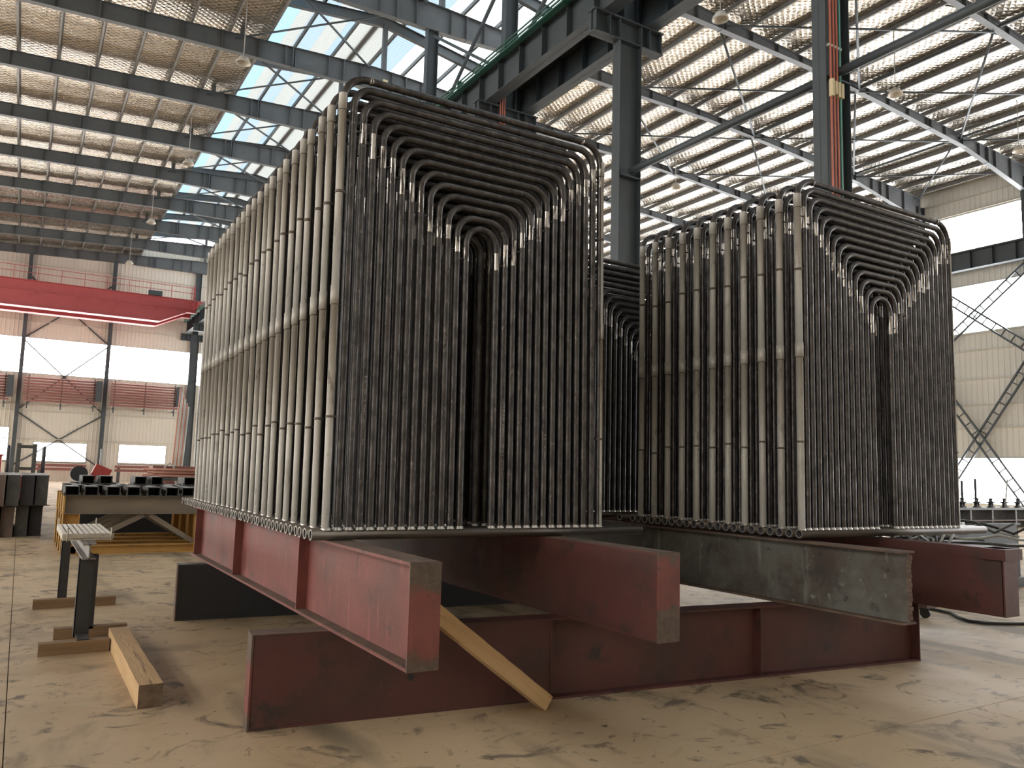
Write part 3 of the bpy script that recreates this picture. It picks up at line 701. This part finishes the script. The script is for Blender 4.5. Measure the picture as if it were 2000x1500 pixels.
# ---------------------------------------------------------------- yellow trestle table with channel pieces
def trestle(y, label, top_m, braces=True):
    t = thing('trestle', label, 'trestle', (0, y, 0), group='yellow steel trestles')
    x0, x1 = .70, 4.6
    b = MB(); b.span((x0, -.12, 1.005), (x1, .12, 1.02)); b.span((x0, -.12, .70), (x1, .12, .715)); b.span((x0, -.01, .70), (x1, .01, 1.02)); b.build('top_beam', top_m, t)
    for x in (x0, 2.95-.06, x1-.26):
        p = MB(); p.span((x, -.12, .0), (x+.012, .12, .70)); p.span((x+.25, -.12, 0), (x+.262, .12, .70)); p.span((x, -.01, 0), (x+.26, .01, .70)); p.build('post', 'yellow_paint', t)
    MB().span((x0-.01, -.125, .70), (x0+.02, .125, 1.02)).build('end_plate', 'yellow_paint', t)
    sl = MB(); sl.span((x0, -.11, .14), (x1, .11, .152)); sl.span((x0, -.11, .0), (x1, .11, .012)); sl.span((x0, -.01, .0), (x1, .01, .15)); sl.build('sill_beam', 'yellow_paint', t)
    if braces:
        for a, b in (((1.02, .17), (2.0, .68)), ((2.9, .17), (2.1, .68)), ((3.2, .17), (3.75, .68)), ((4.3, .17), (3.85, .68))): MB().bar((a[0], 0, a[1]), (b[0], 0, b[1]), .10, .085).build('diagonal', 'table_beam', t)
    return t
trestle(16.1, 'front yellow trestle with brown beam holding small channel pieces', 'table_beam')
trestle(16.9, 'second yellow trestle just behind the front one', 'table_beam')
trestle(17.75, 'third yellow trestle from the front', 'yellow_paint')
trestle(18.65, 'rear yellow trestle carrying small channel pieces', 'yellow_paint')
ch = MB(); ch.span((-.11, -.45, 0), (.11, .45, .012)); ch.span((-.11, -.45, 0), (-.098, .45, .16)); ch.span((.098, -.45, 0), (.11, .45, .16)); ch.span((-.11, -.45, .148), (.11, .45, .16)); ch.span((-.13, -.45, -.0), (-.11, -.43, .05)); ch.span((.11, -.45, 0), (.13, -.43, .05))
ch.span((-.098, .2, .012), (.098, .21, .148))
ch = ch.mesh('box_section', 'dark_steel'); rnd = random.Random(4)
xs = [.86+.31*i for i in range(9)]; xfront = [.82, 1.12, 1.45, 1.80, 2.14, 2.43, 2.71, 3.0, 3.4]
rows = [(16.40, 1.02), (17.345, 1.02), (18.29, 1.02), (16.6, 1.183), (18.2, 1.183)]
rn = ['front row on trestle table', 'middle row on trestle table', 'back row on trestle table', 'upper front layer', 'upper rear layer']
for ri, (y, z) in enumerate(rows):
    for i, x in enumerate(xs):
        if ri == 0: x = xfront[i]
        if ri == 3 or (ri == 4 and i % 3 == 0): continue
        o = link('box_section', ch, None, (x+rnd.uniform(-.012, .012) + .12*(ri % 2), y+rnd.uniform(-.012, .004), z+.002), (0, 0, rnd.uniform(-.012, .012)))
        tag(o, 'short hollow steel section, %s from left, %s' % (NTH[i], rn[ri]), 'steel section', 'short hollow sections, ' + rn[ri])

# stacked deep beams at the left edge
i0 = 0
for layer, z0, xs_ in ((0, 0.0, (-.66, -.40, -.14, .12, .38)), (1, .66, (-.60, -.34, -.08, .18, .44))):
    for i, x in enumerate(xs_):
        lab = 'deep steel beam on end row at left edge, %s from the right in the %s layer' % (['fifth', 'fourth', 'third', 'second', 'first'][i], ['lower', 'upper'][layer])
        o = thing('stacked_beam', lab, 'steel beam', (x, 19.7+.12*i-.25*layer, z0), group='stacked beams at left edge')
        mm = ['dark_steel', 'dark_steel', 'rust_steel', 'dark_steel', 'black_steel'][(i+layer) % 5]; b = MB()
        b.span((-.125, 0, 0), (.125, 4., .02)); b.span((-.125, 0, .62), (.125, 4., .64)); b.build('flanges', mm, o)
        MB().span((-.115, .0, .02), (.115, 4., .62)).build('web_plate', mm, o)
    if layer == 0:
        tag(MB().span((-.75, 20.2, .642), (.62, 20.3, .66)).build('packing_strip', 'timber_old'), 'thin timber packing strip between layers of stacked beams', 'timber')

sb = thing('dark_filler_box', 'black box added to fill the dark space behind the trestle table', 'bin', (2.9, 19.7, 0))  # added black box, stands in for the darkness seen under the table
MB().span((-1.9, -.4, .05), (1.9, -.37, .86)).build('front_plate', 'black_steel', sb); MB().span((-1.9, .37, .05), (1.9, .4, .86)).build('back_plate', 'black_steel', sb)
for x in (-1.9, 1.87): MB().span((x, -.4, .05), (x+.03, .4, .86)).build('side_plate', 'black_steel', sb)
MB().span((-1.9, -.4, 0), (1.9, .4, .05)).build('base_plate', 'black_steel', sb)
# far clutter: red box, tube pile, machine, racks
bx = thing('steel_crate', 'rust-red steel crate with hoses over it beyond the trestles', 'crate', (4.6, 30, 0))
MB().span((-.75, -.6, 0), (.75, .6, 1.55)).build('body', 'rack_red', bx)
for x in (-.75, -.25, .25, .72): MB().span((x-.03, -.64, 0), (x+.03, -.6, 1.55)).build('rib', 'rack_red', bx)
MB().tube([(-.9, -.7, .2)]+[(-.6+.9*math.sin(t/8*math.pi*.5)-.3, -.7, .2+1.45*math.sin(t/8*math.pi)) for t in range(1, 8)]+[(.2, -.7, .3)], .03, 8).build('hose', 'cord', bx)
rnd = random.Random(11)
for i in range(26):
    lay, k = divmod(i, 9); L = rnd.uniform(1.9, 2.9)
    y, z, x = 24.0+.14*k+.07*(lay % 2), 1.285+.085*lay, 4.45+rnd.uniform(-.25, .3)
    tag(MB().tube([(-L/2, 0, 0), (0, .0, .0), (L/2, 0, 0)], .035, 8).build('loose_tube', 'copper_rust', None, (x, y, z), (0, 0, rnd.uniform(-.012, .012))), 'copper-coloured tube in the loose pile behind the trestles', 'tube', 'loose copper-coloured tubes')
pb = thing('tube_bench', 'dark bench carrying the loose copper-coloured tubes', 'bench', (4.4, 24.6, 0))
MB().span((-1.6, -.8, 1.16), (1.7, .8, 1.25)).build('bench_top', 'dark_steel', pb)
for x in (-1.5, 1.5): MB().span((x-.08, -.7, 0), (x+.08, .7, 1.16)).build('bench_leg', 'dark_steel', pb)
fk = thing('lift_truck', 'small dark forklift frame behind the stacked beams', 'forklift', (.15, 31, 0))
MB().span((-.5, -.9, .3), (.5, .9, 1.1)).build('body', 'red_machine', fk)
for x in (-.5, .5):
    MB().tube([(x, -.8, 1.1), (x, -.7, 1.7), (x, -.4, 2.05), (x, .6, 2.05), (x, .9, 1.1)], .045, 8).build('guard_post', 'black_steel', fk)
for x in (-.22, .22): MB().span((x-.06, -1.1, .1), (x+.06, -.98, 2.15)).build('mast_rail', 'dark_steel', fk)
for z in (.6, 1.3, 2.0): MB().span((-.28, -1.08, z), (.28, -1.0, z+.1)).build('mast_bar', 'dark_steel', fk)
for x in (-.45, .45):
    for y in (-.6, .6): MB().tube([(x-.1, y, .3), (x+.1, y, .3)], .3, 16).build('wheel', 'hose_black', fk)
o = tag(MB().span((-.9, 0, 0), (.0, 1.2, 1.75)).span((-.95, -.05, 1.75), (.05, 1.25, 1.8)).build('machine_cabinet', 'red_machine', None, (-.55, 32, 0)), 'faded red machine cabinet at the left picture edge', 'cabinet')
ug = thing('grinder', 'small red and dark machine on the far bench', 'machine', (1.75, 26, .0))
MB().span((-.5, -.3, 0), (.7, .3, 1.05)).build('pedestal', 'dark_steel', ug); MB().box((.25, 0, 1.3), (.45, .35, .4), 0, Matrix.Rotation(.4, 3, 'Y')).build('motor_cover', 'red_machine', ug)
MB().tube([(-.3, -.15, 1.28), (-.3, .15, 1.28)], .22, 18).build('wheel', 'black_steel', ug); MB().span((.2, -.04, 1.4), (.28, .04, 2.0)).build('lever', 'mullion', ug)
for i, (x0, x1) in enumerate(((1., 4.6), (6.7, 11.))):
    for j, z in enumerate((.9, 1.2)):
        tag(MB().span((x0, 73.8, z), (x1, 74.1, z+.22)).build('stored_beam', 'rack_red'), '%s rust-red beam stored low under the %s far window' % (['lower', 'upper'][j], ['left', 'right'][i]), 'steel beam')
    cd = thing('beam_cradle', 'dark cradle under stored beams by the %s far window' % ['left', 'right'][i], 'cradle', ((x0+x1)/2, 74, 0))
    for sg in (-1, 1):
        xx = sg*((x1-x0)/2-.3); MB().span((xx-.1, -.3, 0), (xx+.1, .2, .9)).build('cradle_leg', 'dark_steel', cd); MB().span((xx-.1, -.1, 1.12), (xx+.1, 0, 1.2)).build('spacer', 'dark_steel', cd)
pipe = MB().tube([(0, 0, 0), (5.3, 0, 0)], .075, 8).mesh('stored_pipe', 'rack_red')
for b, x0 in enumerate((-6.5, -.25, 5.95)):
    rk = thing('pipe_rack', 'wall rack of red-brown pipes, %s bay of the far gable wall' % ['leftmost visible', 'middle', 'right-hand'][b], 'pipe rack', (x0, 74.2, 0))
    for x in (.3, 2.65, 5.0): MB().span((x-.04, -.05, 5.75), (x+.04, .05, 8.45)).build('upright', 'column_paint', rk); MB().span((x-.04, .05, 6.1), (x+.04, YE-74.2-.125, 6.2)).build('wall_arm', 'column_paint', rk)
    for i in range(9): link('stored_pipe', pipe, rk, (0, -.12, 6.4+.225*i))
    MB().span((5.1, -.3, 6.6), (5.55, .2, 8.3)).build('end_box', 'column_paint', rk)
for i in range(6):
    tag(MB().tube([(0, 0, 0), (.25, 0, 7.9-.3*i)], .06, 8).build('standing_bar', ['copper_rust', 'mullion'][i % 2], None, (10.55+.14*i, 70.2, 0)), '%s tall bar leaning by the far columns' % ['first', 'second', 'third', 'fourth', 'fifth', 'sixth'][i], 'bar')

# right-hand clutter beyond the right bundle
o = thing('scrap_bin', 'dark blue-grey steel trough beyond the right bundle', 'trough', (17.9, 10.2, 0))
for a, b in (((-1.3, -.6, .1), (1.4, -.57, .78)), ((-1.3, .57, .1), (1.4, .6, .78)), ((-1.3, -.6, .1), (-1.27, .6, .78)), ((1.37, -.6, .1), (1.4, .6, .78)), ((-1.3, -.6, .1), (1.4, .6, .13))): MB().span(a, b).build('side', 'column_paint', o)
for x in (-1.1, 1.2): MB().span((x-.06, -.6, 0), (x+.06, .6, .1)).build('skid', 'dark_steel', o)
MB().span((-1.34, -.64, .76), (1.44, -.56, .80)).build('rim', 'dark_steel', o)
tb = thing('parts_table', 'long low table of small dark parts along the right wall', 'table', (31, 17.2, 0))
MB().span((-2.2, -.5, .72), (4.5, .5, .80)).build('table_top', 'dark_steel', tb); MB().span((-2.2, -.5, .30), (4.5, .5, .34)).build('lower_shelf', 'rust_steel', tb)
for x in (-2.1, -.6, .9, 2.6, 4.3): MB().span((x-.05, -.45, 0), (x+.05, .45, .72)).build('leg', 'dark_steel', tb)
for i, x in enumerate((-1.2, -.2, .15, 1.1)): tag(MB().tube([(0, 0, 0), (0, 0, 1.0+.1*(i % 2))], .045, 8).build('upright_rod', 'black_steel', None, (31+x, 17.48, .8)), '%s upright rod on the parts table from the left' % ['first', 'second', 'third', 'fourth'][i], 'rod')
for i in range(12):
    x = 29.2+.5*i; m_ = MB().lathe([(.12, 0), (.12, .03), (.06, .05), (.06, .16), (.13, .18), (.13, .21), (.03, .22), (.03, .32), (.16, .33), (.16, .35), (0, .35)], n=12)
    tag(m_.build('valve', 'black_steel', None, (x, 17.0+.2*(i % 2), .80), None), 'small black valve on the parts table, %s from the left' % NTH[i], 'valve', 'valves on the parts table')
tag(MB().tube([(33.0, 16.85, .815), (33.25, 16.85, 1.9)], .03, 6).build('white_stick', 'mullion'), 'thin white stick leaning on the parts table', 'stick')
# pile of thin bars and cables beside the right bundle
rnd = random.Random(21)
bp = thing('bar_pallet', 'dark pallet heaped with loose cables right of the right bundle', 'pallet', (12.6, 7.5, 0))
MB().span((-1.2, -.6, .08), (1.6, .6, .16)).build('deck', 'dark_steel', bp)
for y in (-.5, 0, .5): MB().span((-1.2, y-.05, 0), (1.6, y+.05, .08)).build('runner', 'dark_steel', bp)
MB().span((-1.1, -.5, .16), (1.5, .5, .66)).build('box_body', 'black_steel', bp)
m_ = MB()
for i in range(18):
    P = [Vector((rnd.uniform(-1.1, -.4), rnd.uniform(-.5, .5), .69))]; a = rnd.uniform(-.8, .8)
    for k in range(7): P.append(P[-1]+Vector((.33*math.cos(a), .25*math.sin(a), 0))); P[-1].z = .685+.05*i/4*math.sin(k+i)**2+.012*i; a += rnd.uniform(-.6, .6)
    m_.tube(P, .022, 6, i % 3)
tag(m_.build('cable_tangle', ['hose_black', 'mullion', 'dark_steel'], None, (12.6, 7.5, 0)), 'tangled black and grey cables heaped on the dark pallet', 'cable', kind='stuff')
ctrl = [(10.0, 6.35), (10.13, 6.1), (10.08, 5.85), (9.85, 5.62), (9.70, 5.42), (9.74, 5.26), (9.95, 5.12), (10.25, 4.98), (10.7, 4.8)]
hp = [(x, y, .019) for x, y in ctrl]
tag(MB().tube(hp, .018, 8).build('floor_hose', 'hose_black'), 'black hose lying on the floor at far right', 'hose')
ct = thing('castor_trolley', 'low trolley with black castor half hidden behind right ground beam', 'trolley', (9.50, 5.83, 0))
MB().span((-.06, -.06, .12), (.16, .7, .2)).build('deck', 'rust_steel', ct); 
for x, y in ((0., .0), (.1, .6)): MB().tube([(x-.02, y, .06), (x+.02, y, .06)], .06, 14).build('castor', 'hose_black', ct)
